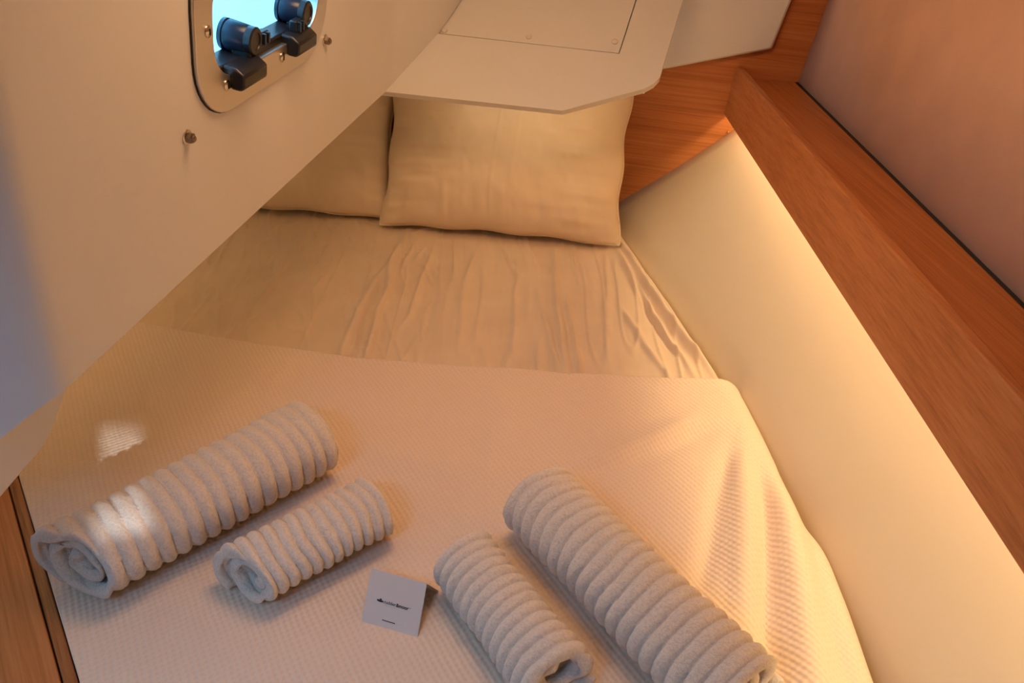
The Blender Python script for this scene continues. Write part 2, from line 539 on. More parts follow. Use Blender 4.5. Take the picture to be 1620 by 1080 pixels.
# under edge: fold the bottom rim back so the moulding has thickness
rim = [c[0] for c in cols][::-1] + [wp(RS[0], 0), wp(RS[1], 0)] + [c[0] for c in farpts]
inner = [p + Vector((-0.045, 0.012, 0.004)) for p in rim]
inner2 = [p + Vector((-0.045, 0.012, 0.10)) for p in rim]
k = len(rim)
mb.add(rim + inner + inner2, [(i, i + 1, k + i + 1, k + i) for i in range(k - 1)] + [(k + i, k + i + 1, 2 * k + i + 1, 2 * k + i) for i in range(k - 1)])
me_tmp = mb
wall_left = None
def weld_build():
    me = bpy.data.meshes.new('wall_left')
    me.from_pydata(mb.v, [], mb.f)
    bm = bmesh.new(); bm.from_mesh(me)
    bmesh.ops.remove_doubles(bm, verts=bm.verts, dist=0.0006)
    bmesh.ops.recalc_face_normals(bm, faces=bm.faces)
    bm.to_mesh(me); bm.free()
    me.materials.append(M_WHITE)
    me.polygons.foreach_set('use_smooth', [True] * len(me.polygons))
    me.set_sharp_from_angle(angle=math.radians(42))
    o = bpy.data.objects.new('wall_left', me)
    link(o); WL[o.name] = Vector((0, 0, 0))
    tag(o, 'white gelcoat side moulding with the porthole leaning over the bed', kind='structure')
    return o
wall_left = weld_build()

# two steel bolts through the moulding
for s, v in ((0.267, 0.200), (0.720, 0.213)):
    w = MB().lathe(wp(s, v, 0.0), WN, [(0, 0.010), (0.0015, 0.010), (0.0025, 0.008)], 24)
    bolt = build('bolt', MB().lathe(wp(s, v, 0.002), WN, [(0, 0.0072), (0.006, 0.0072), (0.0075, 0.0055), (0.0076, 0.001)], 6 if s < 0.5 else 6), M_BOLT, wall_left)
    build('washer', w, M_CHROME, bolt, smooth=True, angle=40)
    build('stud', MB().lathe(wp(s, v, 0.008), WN, [(0, 0.0042), (0.003, 0.0042), (0.004, 0.003)], 14), M_BOLT, bolt, smooth=True, angle=40)

# lower skirt of the moulding, tucked behind its bottom edge
sk = [Vector((-0.603, 0.45, 0.300)), Vector((-0.592, 0.695, 0.300)), Vector((-0.592, 0.725, 0.304)), Vector((-0.592, 0.785, 0.332)), Vector((-0.592, 0.84, 0.43)), Vector((-0.592, 0.74, 0.42)), Vector((-0.594, 0.68, 0.385)), Vector((-0.598, 0.60, 0.362)), Vector((-0.603, 0.45, 0.358))]
o = build('trim_3', MB().prism(sk, Vector((-0.02, 0, 0))), M_WHITE, bevel=0.002)
tag(o, 'short white skirt below the bottom edge of the porthole moulding', kind='structure')

# ---- window in the moulding
WC = wp(0.50, 0.32)
win = root('window_1', WC, 'rectangular porthole with rounded corners and black hinges in the white moulding', None, kind='structure')
def ring(outer, inner_, z0, z1):
    m = MB(); n = len(outer)
    m.add([wp(p[0], p[1], z0) for p in outer] + [wp(p[0], p[1], z1) for p in outer] + [wp(p[0], p[1], z0) for p in inner_] + [wp(p[0], p[1], z1) for p in inner_], [])
    for i in range(n):
        j = (i + 1) % n
        m.f += [(i, j, n + j, n + i), (n + i, n + j, 3 * n + j, 3 * n + i), (2 * n + i, 2 * n + j, 3 * n + j, 3 * n + i), (i, j, 2 * n + j, 2 * n + i)]
    return m
frame = build('frame', ring(rrect(*WOUT), rrect(*WIN), -0.001, 0.006), M_STEEL, win, bevel=0.0015)
o = build('gasket', ring(rrect(WOUT[0] - 0.0018, WOUT[1] + 0.0018, WOUT[2] - 0.0018, WOUT[3] + 0.0018, 0.0868), rrect(WOUT[0] + 0.01, WOUT[1] - 0.01, WOUT[2] + 0.01, WOUT[3] - 0.01, 0.075), -0.001, 0.0016), M_RUBBER, win)
build('sleeve', ring(rrect(WIN[0] - 0.0015, WIN[1] + 0.0015, WIN[2] - 0.0015, WIN[3] + 0.0015, 0.0565), rrect(*WIN), -0.048, 0.0), M_STEEL, win, smooth=True, angle=40)
pane = MB(); pp = rrect(WIN[0] - 0.001, WIN[1] + 0.001, WIN[2] - 0.001, WIN[3] + 0.001, 0.056)
n = len(pp)
pane.add([wp(p[0], p[1], -0.046) for p in pp] + [wp(p[0], p[1], -0.038) for p in pp], [tuple(range(n)), tuple(range(n, 2 * n))] + [(i, (i + 1) % n, n + (i + 1) % n, n + i) for i in range(n)])
build('pane', pane, M_GLASS, win)
for s, v in ((0.320, 0.320), (0.362, 0.240), (0.534, 0.233), (0.688, 0.33)):
    scr = build('screw', MB().lathe(wp(s, v, 0.0055), WN, [(0, 0.0075), (0.0015, 0.0075), (0.003, 0.0045), (0.0031, 0.001)], 20), M_CHROME, win, smooth=True, angle=45)
    build('screw_slot', MB().box(wp(s, v, 0.0088), DW * 0.0006, WU * 0.004, WN * 0.0008), M_BLACK, scr)
# bottom hinge rail
build('hinge_rail', MB().box(wp(0.505, 0.253, -0.020), DW * 0.150, WU * 0.009, WN * 0.017), M_BLACK, win, bevel=0.003)
for s, lever in ((0.407, 1), (0.586, -1)):
    vb = 0.255
    # hinge block that wraps over the flange
    prof = [(-0.030, 0.006), (0.014, 0.006), (0.026, -0.002), (0.026, -0.019), (0.020, -0.024), (0.006, -0.024), (0.006, -0.010), (-0.030, -0.010)]
    blk = build('hinge_block', MB().prism([wp(s - 0.035, vb + dv, off) for off, dv in prof], DW * 0.070), M_BLACK, win, bevel=0.003)
    # bracket rising from the rail to the knob
    br = [(-0.020, 0.0), (0.006, 0.0), (0.009, 0.010), (0.006, 0.020), (-0.004, 0.024), (-0.018, 0.018)]
    brk = build('bracket', MB().prism([wp(s + 0.016, vb - 0.002 + dv, off) for off, dv in br], DW * 0.024), M_BLACK, win, bevel=0.002)
    # friction knob, axis through the pane
    kc = wp(s + 0.030, vb + 0.026, -0.036)
    kn = build('knob', MB().lathe(kc, WN, [(0, 0.0215), (0.005, 0.0215), (0.006, 0.0195), (0.008, 0.0195), (0.009, 0.0215), (0.036, 0.0195), (0.038, 0.018)], 32), M_BLACKGLOSS, win, smooth=True, angle=40)
    build('knob_cap', MB().lathe(kc + WN * 0.037, WN, [(0, 0.0192), (0.009, 0.0192), (0.011, 0.017), (0.011, 0.0125), (0.0095, 0.012), (0.0095, 0.001)], 32), M_BLACK, kn, smooth=True, angle=40)
    # lever tab with two raised ribs
    lc = kc + WN * 0.040 + DW * 0.027 * lever - WU * (0.002 if lever > 0 else 0.012)
    lv = build('lever', MB().box(lc, DW * 0.015, WU * 0.0085, WN * 0.006), M_BLACK, win, bevel=0.002)
    for e in (-1, 1):
        build('lever_rib', MB().box(lc + WN * 0.007 + DW * (0.002 * lever + e * 0.006), DW * 0.0025, WU * 0.0075, WN * 0.004), M_BLACKGLOSS, lv, bevel=0.001)

# ---- cockpit well outside the porthole and underside of the cockpit over the berth
o = build('wall_overhead', MB().prism([Vector((-0.515, 0.69, 0.44)), Vector((-0.330, 1.773, 0.462)), Vector((-0.19, 1.905, 0.462)), Vector((0.02, 2.17, 0.462)), Vector((-1.60, 2.45, 0.462)), Vector((-1.60, 0.45, 0.44)), Vector((-1.103, 0.492, 0.44)), Vector((-0.703, 0.622, 0.44)), Vector((-0.583, 0.655, 0.44))], (0, 0, 0.03)), M_DECK)
tag(o, 'white cockpit floor outside the porthole, roof of the dark bed end', kind='structure')
mb = MB().prism([Vector((-1.60, 0.40, 0.46)), Vector((-1.60, 2.45, 0.46)), Vector((-1.70, 2.45, 1.0)), Vector((-1.70, 0.40, 1.0))], (-0.03, 0, 0))
mb.prism([bpt(-0.05, 0.46, -0.03), bpt(-1.60, 0.46, -0.03), bpt(-1.60, 1.0, -0.03), bpt(-0.05, 1.0, -0.03)], -BN * 0.02)
o = build('wall_cockpit', mb, M_DECK); tag(o, 'white far side of the cockpit seen through the porthole', kind='structure')

# ---- shell of the cabin behind and above the photographer
o = build('floor', MB().box((-0.1, 0.6, -0.62), (1.6, 0, 0), (0, 2.0, 0), (0, 0, 0.02)), M_SOLE); tag(o, 'teak cabin sole', kind='structure')
mb = MB().prism([Vector((1.4, -1.35, 1.30)), Vector((1.4, 2.3, 1.30)), Vector((-0.14, 2.3, 1.30)), Vector((-0.33, 0.65, 1.30)), Vector((-1.0, 0.3, 1.30)), Vector((-1.45, 0.3, 1.30)), Vector((-1.45, -1.35, 1.30))], (0, 0, 0.03))
o = build('ceiling', mb, M_CEIL); tag(o, 'white cabin headliner', kind='structure')
mb = MB()
fxs = [-1.45, -1.10, -0.60, 0.5345, 0.6315, 1.4]; fzs = [-0.62, 0.40, 0.85, 1.178, 1.272, 1.32]
for a in range(5):
    for b_ in range(5):
        if (a, b_) == (3, 3):
            continue                          # small port, added out of view to shape the sun patch
        x0, x1, z0, z1 = fxs[a], fxs[a + 1], fzs[b_], fzs[b_ + 1]
        mb.box(((x0 + x1) / 2, -1.32, (z0 + z1) / 2), ((x1 - x0) / 2, 0, 0), (0, 0.02, 0), (0, 0, (z1 - z0) / 2))
o = build('wall_front', mb, M_WOOD_BULK); tag(o, 'teak bulkhead behind the photographer, with a small port added to shape a sun patch', kind='structure')
o = build('wall_side', MB().box((-1.43, -0.5, 0.35), (0.02, 0, 0), (0, 0.85, 0), (0, 0, 0.97)), M_CEIL); tag(o, 'white cabin side by the front bulkhead', kind='structure')
o = build('wall_berth_side', MB().box((-1.42, 1.3, -0.08), (0.02, 0, 0), (0, 1.1, 0), (0, 0, 0.54)), M_CEIL); tag(o, 'white inner side of the berth under the cockpit', kind='structure')

hat = root('added_hatch', (-0.50, -0.15, 1.27), 'square deck hatch in the headliner, added unseen to house the cool fill light', None, kind='structure')  # hatch added out of view around the cool fill light
fr_ = MB()
for cx, cy, hx, hy in ((-0.50, -0.39, 0.26, 0.02), (-0.50, 0.09, 0.26, 0.02), (-0.74, -0.15, 0.02, 0.22), (-0.26, -0.15, 0.02, 0.22)):
    fr_.box((cx, cy, 1.285), (hx, 0, 0), (0, hy, 0), (0, 0, 0.012))
build('frame', fr_, M_STEEL, hat)
build('pane', MB().box((-0.50, -0.15, 1.285), (0.22, 0, 0), (0, 0.22, 0), (0, 0, 0.006)), M_DECK, hat)

# ------------------------------------------------------------------ side shelf
Y0 = -1.298
sh = root('side_shelf', (0.60, 0.9, 0.307), 'long teak shelf with raised front board along the hull', 'shelf')
ny = 20
mb = MB()
TH = 0.017
for i in range(ny + 1):
    t = i / ny
    for z, dx in ((0.307, 0), (0.436, 0), (0.436, TH), (0.307, TH)):
        x = fascia_x(1.0, z) + dx
        yb = bulk_y(fascia_x(2.07, z) + dx) - 0.0008
        y = Y0 + t * (yb - Y0)
        mb.v.append((fascia_x(y, z) + dx, y, z))
for i in range(ny):
    for j in range(4):
        a = i * 4
        mb.f.append((a + j, a + (j + 1) % 4, a + 4 + (j + 1) % 4, a + 4 + j))
mb.f += [(0, 1, 2, 3), tuple(ny * 4 + j for j in range(4))]
build('front_board', mb, M_WOOD_LONG, sh, bevel=0.0025)
mb = MB()
for i in range(ny + 1):
    t = i / ny
    def row(xf, z):
        yb = bulk_y(xf(2.05)) - 0.0008
        y = Y0 + t * (yb - Y0)
        return (xf(y), y, z)
    a = lambda y: fascia_x(y, ZS) + TH - 0.002
    b2 = lambda y: lining_top(y) - 0.007
    mb.v += [row(a, ZS), row(b2, ZS), row(b2, ZS - 0.016), row(a, ZS - 0.016)]
for i in range(ny):
    for j in range(4):
        q_ = i * 4
        mb.f.append((q_ + j, q_ + (j + 1) % 4, q_ + 4 + (j + 1) % 4, q_ + 4 + j))
mb.f += [(0, 1, 2, 3), tuple(ny * 4 + j for j in range(4))]
build('shelf_board', mb, M_WOOD_LONG, sh)
# dark strip painted in for the shadow gap at the back of the shelf
mb = MB()
for i in range(ny + 1):
    t = i / ny
    y = Y0 + t * (bulk_y(0.765) - 0.002 - Y0)
    x = lining_top(y)
    mb.v += [(x - 0.0075, y, ZS + 0.0012), (x - 0.0003, y, ZS + 0.0012), (x - 0.0003, y, ZS - 0.012), (x - 0.0075, y, ZS - 0.012)]
for i in range(ny):
    for j in range(4):
        q_ = i * 4
        mb.f.append((q_ + j, q_ + (j + 1) % 4, q_ + 4 + (j + 1) % 4, q_ + 4 + j))
build('shadow_gap_strip', mb, M_RUBBER, sh)

# ---- LED strip under the shelf: a lamp of the place
led_y0, led_y1 = -1.20, 2.045
def led_pt(y, dz=0.0, dx=0.0):
    return Vector((fascia_x(y, 0.37) + TH + 0.069 + dx, y, ZS - 0.0185 + dz))
mb = MB()
ny = 12
for i in range(ny + 1):
    y = led_y0 + (led_y1 - led_y0) * i / ny
    mb.v += [tuple(led_pt(y, 0.0025, -0.005)), tuple(led_pt(y, 0.0025, 0.005)), tuple(led_pt(y, -0.0015, 0.005)), tuple(led_pt(y, -0.0015, -0.005))]
for i in range(ny):
    for j in range(4):
        q_ = i * 4
        mb.f.append((q_ + j, q_ + (j + 1) % 4, q_ + 4 + (j + 1) % 4, q_ + 4 + j))
led = build('led_strip', mb, M_LED, origin=tuple(led_pt(0.9)))
tag(led, 'warm glowing light strip hidden under the wooden side shelf', 'light strip')
ld = bpy.data.lights.new('led_strip_light', 'AREA')
ld.shape = 'RECTANGLE'; ld.size = led_y1 - led_y0; ld.size_y = 0.035
ld.energy = 5.3; ld.color = (1.0, 0.77, 0.41)
lo = bpy.data.objects.new('led_strip_light', ld)
pm = led_pt((led_y0 + led_y1) / 2, -0.004)
dirv = (led_pt(led_y1) - led_pt(led_y0)).normalized()
zax = Vector((0.15, 0, 1)).normalized(); zax = (zax - dirv * zax.dot(dirv)).normalized()
yax = zax.cross(dirv)
lo.matrix_world = Matrix.Translation(pm) @ Matrix((dirv, yax, zax)).transposed().to_4x4()
COL.objects.link(lo)

# ---- added fill: unseen LED strip under the cockpit, brightens the berth's inner side
mb = MB()
mb.box((-1.02, 1.45, 0.434), (0.006, 0, 0), (0, 0.60, 0), (0, 0, 0.002))
inner_fill_strip = build('led_strip', mb, M_LED, origin=(-1.02, 1.45, 0.434))
tag(inner_fill_strip, 'added unseen warm fill strip under the cockpit over the inner side of the bed', 'light strip')
l2 = bpy.data.lights.new('inner_fill_light', 'AREA')
l2.shape = 'RECTANGLE'; l2.size = 0.03; l2.size_y = 1.2; l2.energy = 0.28; l2.color = (1.0, 0.48, 0.17)
lo2 = bpy.data.objects.new('inner_fill_light', l2)
lo2.location = (-1.02, 1.45, 0.430)
COL.objects.link(lo2)

# ---- added fill strip, unseen under the overhead moulding, brightens the pillows
rs_ = MB().box((0.06, 1.815, 0.452), (0.25, -0.05, 0), (0.0012, 0.006, 0), (0, 0, 0.002))
pillow_fill_strip = build('led_strip', rs_, M_LED, origin=(0.06, 1.815, 0.452))
tag(pillow_fill_strip, 'added unseen warm fill strip under the overhead moulding above the pillows', 'light strip')
l3 = bpy.data.lights.new('pillow_fill_light', 'AREA')
l3.shape = 'RECTANGLE'; l3.size = 0.50; l3.size_y = 0.03; l3.energy = 0.09; l3.color = (1.0, 0.60, 0.30)
lo3 = bpy.data.objects.new('pillow_fill_light', l3)
lo3.location = (0.06, 1.815, 0.447)
lo3.rotation_euler = (math.radians(35), 0, math.radians(-11))
COL.objects.link(lo3)

# ------------------------------------------------------------------ bed
def diag_x(y):                               # left front edge of the mattress (against the berth board)
    return -0.578 - (y - 0.568) * 0.762

# value noise on arrays, smooth
def vnoise(x, y, seed=0):
    xi = np.floor(x).astype(np.int64); yi = np.floor(y).astype(np.int64)
    fx = x - xi; fy = y - yi
    fx = fx * fx * (3 - 2 * fx); fy = fy * fy * (3 - 2 * fy)
    def h(a, b):
        n = (a * 374761393 + b * 668265263 + seed * 1442695041) & 0x7fffffff
        n = ((n ^ (n >> 13)) * 1274126177) & 0x7fffffff
        return ((n ^ (n >> 16)) & 0xffff) / 65535.0
    return (h(xi, yi) * (1 - fx) + h(xi + 1, yi) * fx) * (1 - fy) + (h(xi, yi + 1) * (1 - fx) + h(xi + 1, yi + 1) * fx) * fy

def poly_ridge(X, Y, pts, width, amp, asym=0.0):
    """gaussian ridge along a polyline, fading at both ends"""
    best = np.full(X.shape, 1e9); sign = np.zeros(X.shape); tt = np.zeros(X.shape)
    L = [0.0]
    for a, b in zip(pts[:-1], pts[1:]):
        L.append(L[-1] + math.hypot(b[0] - a[0], b[1] - a[1]))
    for k, (a, b) in enumerate(zip(pts[:-1], pts[1:])):
        dx, dy = b[0] - a[0], b[1] - a[1]; l2 = dx * dx + dy * dy
        t = np.clip(((X - a[0]) * dx + (Y - a[1]) * dy) / l2, 0, 1)
        ex, ey = X - (a[0] + t * dx), Y - (a[1] + t * dy)
        d = np.hypot(ex, ey)
        m = d < best
        best = np.where(m, d, best)
        sign = np.where(m, np.sign(ex * dy - ey * dx), sign)
        tt = np.where(m, (L[k] + t * math.sqrt(l2)) / L[-1], tt)
    fade = np.clip(np.minimum(tt, 1 - tt) / 0.25, 0, 1)
    fade = 0.15 + 0.85 * fade * fade * (3 - 2 * fade)
    g = np.exp(-(best / width) ** 2) * (1 + asym * sign * np.minimum(best / width, 1))
    return amp * g * fade

# mattress body (one upholstered block, edge rounded by the cloths on top)
mb = MB()
ms = [(diag_x(0.10), 0.10)]
outline = [(float(smooth_interp(y, SHEET_EDGE)) - 0.012, y) for y in np.linspace(0.10, 1.98, 30)]
poly = outline + [(float(smooth_interp(2.06, SHEET_EDGE)) - 0.02, bulk_y(0.29) - 0.012), (-1.39, bulk_y(-1.39) - 0.012), (-1.39, 1.62), (diag_x(0.10) + 0.012, 0.10)]
mb.prism([Vector((x, y, -0.16)) for x, y in poly], (0, 0, 0.145))
o = build('mattress', mb, M_MATTRESS, origin=(-0.3, 1.2, -0.16), bevel=0.01)
tag(o, 'thick berth mattress under the sheet and waffle bedspread', 'mattress')
# platform under the mattress
mb = MB().prism([Vector((x, y, -0.60)) for x, y in poly], (0, 0, 0.438))
o = build('trim_4', mb, M_WOOD_BULK); tag(o, 'teak berth platform under the mattress', kind='structure')

def grid_object(name, V, nu, nv, mat, origin, uv=None, thick=0.0, smooth=True):
    """V: (nv, nu, 3) array"""
    me = bpy.data.meshes.new(name)
    vs = V.reshape(-1, 3) - np.array(origin)
    idx = np.arange(nu * nv).reshape(nv, nu)
    f = np.stack([idx[:-1, :-1], idx[:-1, 1:], idx[1:, 1:], idx[1:, :-1]], -1).reshape(-1, 4)
    me.from_pydata(vs.tolist(), [], f.tolist())
    me.materials.append(mat)
    me.polygons.foreach_set('use_smooth', [True] * len(me.polygons))
    if uv is not None:
        lay = me.uv_layers.new(name='cloth')
        li = np.empty(len(me.loops), dtype=np.int32); me.loops.foreach_get('vertex_index', li)
        lay.data.foreach_set('uv', uv.reshape(-1, 2)[li].astype(np.float32).ravel())
    me.update()
    o = bpy.data.objects.new(name, me); o.location = origin
    link(o); WL[o.name] = Vector(origin)
    if thick > 0:
        md = o.modifiers.new('thickness', 'SOLIDIFY'); md.thickness = thick; md.offset = -1
    return o

def edge_profile(S, r):
    """S >= 0 arc length past the start of the rounded edge -> (dx, dz)"""
    q = math.pi / 2 * r
    a = np.clip(S / r, 0, math.pi / 2)
    dx = r * np.sin(a); dz = -(r - r * np.cos(a))
    dz = dz - np.maximum(S - q, 0)
    return dx, dz

# ---- fitted sheet
def build_sheet():
    nu, nv = 520, 360
    r = 0.05
    ys = np.linspace(1.02, 2.165, nv)
    flat = 1.0
    V = np.zeros((nv, nu, 3)); UV = np.zeros((nv, nu, 2))
    hang = 0.10
    for j, y in enumerate(ys):
        xe = float(smooth_interp(y, SHEET_EDGE))
        x0 = -1.38; xs = xe - r
        tot = (xs - x0) + math.pi / 2 * r + hang
        # finer columns in the visible half
        u = np.linspace(0, 1, nu) ** 0.8 * tot
        S = np.maximum(u - (xs - x0), 0)
        dx, dz = edge_profile(S, r)
        V[j, :, 0] = np.minimum(x0 + u, xs) + dx
        V[j, :, 1] = y
        V[j, :, 2] = dz
        UV[j, :, 0] = u; UV[j, :, 1] = y
    X, Y = V[:, :, 0].copy(), V[:, :, 1].copy()
    H = np.zeros_like(X)
    # anisotropic wrinkling, drawn towards the foot of the bed
    wx = X + 0.05 * (vnoise(X * 3, Y * 3, 5) - 0.5) - 0.02 * (Y - 1.5)
    a = vnoise(wx * 34, Y * 3.2, 1); b = vnoise(wx * 75, Y * 7, 2); c = vnoise(wx * 14, Y * 1.7, 3)
    mask = 0.35 + 0.9 * vnoise(X * 5, Y * 4, 9)
    H += 0.0036 * (c - 0.5) + mask * (0.0022 * (a - 0.5) + 0.0014 * (b - 0.5))
    rdg = 1 - np.abs(2 * vnoise(wx * 26 + 7, Y * 2.6, 11) - 1)
    H += 0.0024 * np.clip(rdg - 0.80, 0, 1) / 0.20 * mask
    rdg2 = 1 - np.abs(2 * vnoise((X + 0.3 * Y) * 30, (Y - 0.4 * X) * 9, 17) - 1)
    H += 0.0018 * np.clip(rdg2 - 0.75, 0, 1) / 0.25 * mask * (X < -0.2)
    P = [([(-0.308, 1.93), (-0.316, 1.718), (-0.305, 1.60), (-0.317, 1.50), (-0.313, 1.339), (-0.325, 1.20)], 0.010, 0.0075, 0.6),
         ([(-0.30, 1.90), (-0.325, 1.75), (-0.35, 1.65), (-0.370, 1.442), (-0.385, 1.25)], 0.014, 0.0055, -0.3),
         ([(-0.214, 1.886), (-0.229, 1.684), (-0.241, 1.497), (-0.268, 1.415)], 0.007, 0.0045, 0.4),
         ([(-0.262, 1.926), (-0.287, 1.753), (-0.290, 1.70)], 0.006, 0.004, 0.0),
         ([(-0.24, 1.86), (-0.262, 1.77)], 0.006, 0.0035, 0.0),
         ([(-0.62, 1.85), (-0.60, 1.66), (-0.61, 1.52)], 0.008, 0.0035, 0.4),
         ([(-0.48, 1.70), (-0.50, 1.60)], 0.006, 0.003, 0.0),
         ([(-0.63, 1.55), (-0.65, 1.35)], 0.008, 0.004, 0.0),
         ([(0.125, 1.90), (0.113, 1.65), (0.113, 1.497), (0.116, 1.2)], 0.009, 0.006, 0.6),
         ([(0.135, 1.60), (0.14, 1.40), (0.142, 1.2)], 0.007, 0.0055, -0.4),
         ([(0.065, 1.62), (0.086, 1.389), (0.10, 1.2)], 0.006, 0.0035, 0.0),
         ([(0.158, 1.86), (0.172, 1.684), (0.165, 1.60)], 0.006, 0.0035, 0.0),
         ([(0.261, 1.85), (0.235, 1.587), (0.214, 1.33)], 0.006, 0.003, 0.0),
         ([(0.02, 1.86), (0.01, 1.6), (0.00, 1.3)], 0.008, 0.003, 0.0),
         ([(-0.10, 1.85), (-0.12, 1.6), (-0.12, 1.3)], 0.008, 0.003, 0.0),
         ([(0.30, 1.93), (0.338, 1.65), (0.385, 1.415), (0.445, 1.19)], 0.011, 0.010, 0.2),
         ([(0.285, 1.90), (0.312, 1.634), (0.350, 1.389), (0.395, 1.18)], 0.009, 0.0065, -0.3),
         ([(0.315, 1.95), (0.368, 1.65), (0.412, 1.40), (0.456, 1.20)], 0.009, -0.008, 0.0),
         ([(0.31, 1.70), (0.332, 1.469), (0.370, 1.28)], 0.006, -0.006, 0.5),
         ([(0.26, 1.55), (0.30, 1.35), (0.335, 1.2)], 0.008, 0.004, 0.0)]
    for pts, w, amp, asym in P:
        wob = 0.006 * (vnoise(Y * 22, X * 5, 31) - 0.5)
        H += poly_ridge(X + wob, Y, pts, w, amp, asym)
    near = np.clip((0.02 - np.minimum(bulk_y(0) - Y, 0.02)) / 0.02, 0, 1)
    V[:, :, 2] += 2.3 * H + 0.003
    # side: push along x where it hangs
    side = np.clip(-V[:, :, 2] / 0.05, 0, 1)
    V[:, :, 0] += side * 0.004 * (vnoise(Y * 14, V[:, :, 2] * 20, 4) - 0.5)
    V[:, :, 1] = np.minimum(V[:, :, 1], bulk_y(V[:, :, 0]) - 0.006)
    return grid_object('fitted_sheet', V, nu, nv, M_SHEET, (-0.4, 1.6, 0.0), UV)
sheet = build_sheet()
tag(sheet, 'wrinkled sand coloured fitted sheet stretched between pillows and bedspread', 'sheet')

# ---- waffle bedspread
CT = [(-1.42, 1.60), (-0.987, 1.483), (-0.872, 1.442), (-0.561, 1.351), (-0.342, 1.303), (-0.081, 1.268), (0.119, 1.246), (0.30, 1.231), (0.466, 1.224), (0.60, 1.222)]
def build_spread():
    nu, nv = 560, 420
    r = 0.055; hang = 0.13
    V = np.zeros((nv, nu, 3)); UV = np.zeros((nv, nu, 2))
    uu = np.linspace(0, 1, nu)
    for j in range(nv):
        v = j / (nv - 1)
        ymid = 1.26 * (1 - v) + 0.16 * v
        for it in range(1):
            xl0 = max(-1.36, diag_x(float(interp(-1.0, CT)) * (1 - v) + 0.16 * v) + 0.003)
            for k in range(6):
                yl = float(interp(xl0, CT)) * (1 - v) + 0.16 * v
                xl0 = max(-1.36, 0.5 * xl0 + 0.5 * (diag_x(yl) + 0.003))
        ye = float(interp(0.47, CT)) * (1 - v) + 0.16 * v
        xe = float(smooth_interp(ye, EDGE)) + 0.004
        xs = xe - r
        tot = xs - xl0 + math.pi / 2 * r + hang
        u = uu * tot
        S = np.maximum(u - (xs - xl0), 0)
        dx, dz = edge_profile(S, r)
        x = np.minimum(xl0 + u, xs) + dx
        y = interp(x, CT) * (1 - v) + 0.16 * v
        V[j, :, 0] = x; V[j, :, 1] = y; V[j, :, 2] = dz
        UV[j, :, 0] = np.minimum(xl0 + u, xs) + S; UV[j, :, 1] = y
    X, Y = V[:, :, 0].copy(), V[:, :, 1].copy()
    H = 0.005 * (vnoise(X * 5, Y * 5, 21) - 0.5) + 0.0025 * (vnoise(X * 13, Y * 9, 22) - 0.5)
    P = [([(0.425, 1.06), (0.400, 1.0), (0.350, 0.888), (0.312, 0.78), (0.26, 0.66)], 0.020, -0.011, 0.3),
         ([(0.452, 1.03), (0.445, 0.996), (0.432, 0.888), (0.404, 0.78), (0.365, 0.64), (0.34, 0.5)], 0.020, -0.017, 0.3),
         ([(0.495, 0.93), (0.484, 0.859), (0.468, 0.732), (0.455, 0.645), (0.44, 0.50)], 0.020, -0.012, 0.0),
         ([(0.43, 1.05), (0.408, 0.96), (0.386, 0.859), (0.350, 0.732), (0.32, 0.62)], 0.020, 0.011, 0.0),
         ([(0.475, 1.0), (0.466, 0.94), (0.452, 0.846), (0.428, 0.709), (0.404, 0.587), (0.38, 0.45)], 0.022, 0.013, 0.0),
         ([(0.08, 0.965), (0.196, 1.012), (0.30, 1.075), (0.39, 1.12)], 0.022, 0.008, 0.4),
         ([(0.12, 0.94), (0.22, 0.985), (0.34, 1.05), (0.42, 1.08)], 0.024, -0.007, 0.2),
         ([(-0.462, 1.31), (-0.493, 1.215), (-0.52, 1.17)], 0.009, 0.005, 0.2),
         ([(-0.50, 1.30), (-0.54, 1.18), (-0.60, 1.05)], 0.016, 0.004, 0.0),
         ([(-0.02, 1.22), (-0.01, 1.10), (-0.04, 0.98)], 0.03, 0.004, 0.3),
         ([(-0.30, 1.02), (-0.18, 0.98), (-0.06, 0.96)], 0.03, 0.004, 0.0),
         ([(0.0, 0.90), (-0.16, 0.74)], 0.03, 0.003, 0.0)]
    for pts, w, amp, asym in P:
        H += poly_ridge(X, Y, pts, w, amp, asym)
    # hem at the head: slight thickening and waver
    hem = np.exp(-((interp(X, CT) - Y) / 0.012) ** 2)
    H += 0.002 * hem
    V[:, :, 2] += H + 0.010
    # outward flare of the folds where it turns down
    side = np.clip(-V[:, :, 2] / 0.06, 0, 1)
    V[:, :, 0] += side * H * 0.7
    wav = 0.006 * (vnoise(X * 9, X * 0 + 3.3, 41) - 0.5)
    V[:, :, 1] += wav * np.exp(-((interp(X, CT) - Y) / 0.10) ** 2)
    return grid_object('bedspread', V, nu, nv, M_WAFFLE, (-0.2, 0.75, 0.0), UV, thick=0.006)
spread = build_spread()
tag(spread, 'cream waffle weave bedspread covering the foot half of the berth', 'bedspread')

# ---- berth board at the left front corner
bb = root('berth_board', (-0.75, 0.70, -0.30), 'teak berth front board with dark groove beside the bedspread corner', 'board')
e = Vector((-0.762, 1.0, 0)).normalized()            # along the edge, away from the camera
out = Vector((-e.y, e.x, 0)); out = out if out.x < 0 else -out
def bpnt(y, o_, z):
    p = Vector((diag_x(y), y, z)); return p + out * o_
def strip(o0, o1, z1, z0):
    m = MB(); a, b = bpnt(0.12, 0, 0), bpnt(1.30, 0, 0)
    m.prism([a + out * o0 + Vector((0, 0, z1)), b + out * o0 + Vector((0, 0, z1)), b + out * o1 + Vector((0, 0, z1)), a + out * o1 + Vector((0, 0, z1))], (0, 0, z0 - z1))
    return m
build('edge_trim', strip(0.000, 0.0155, 0.016, -0.5), M_WOOD_TRIM, bb, bevel=0.002)
build('board', strip(0.018, 0.20, 0.016, -0.02), M_WOOD_BOARD, bb, bevel=0.0015)
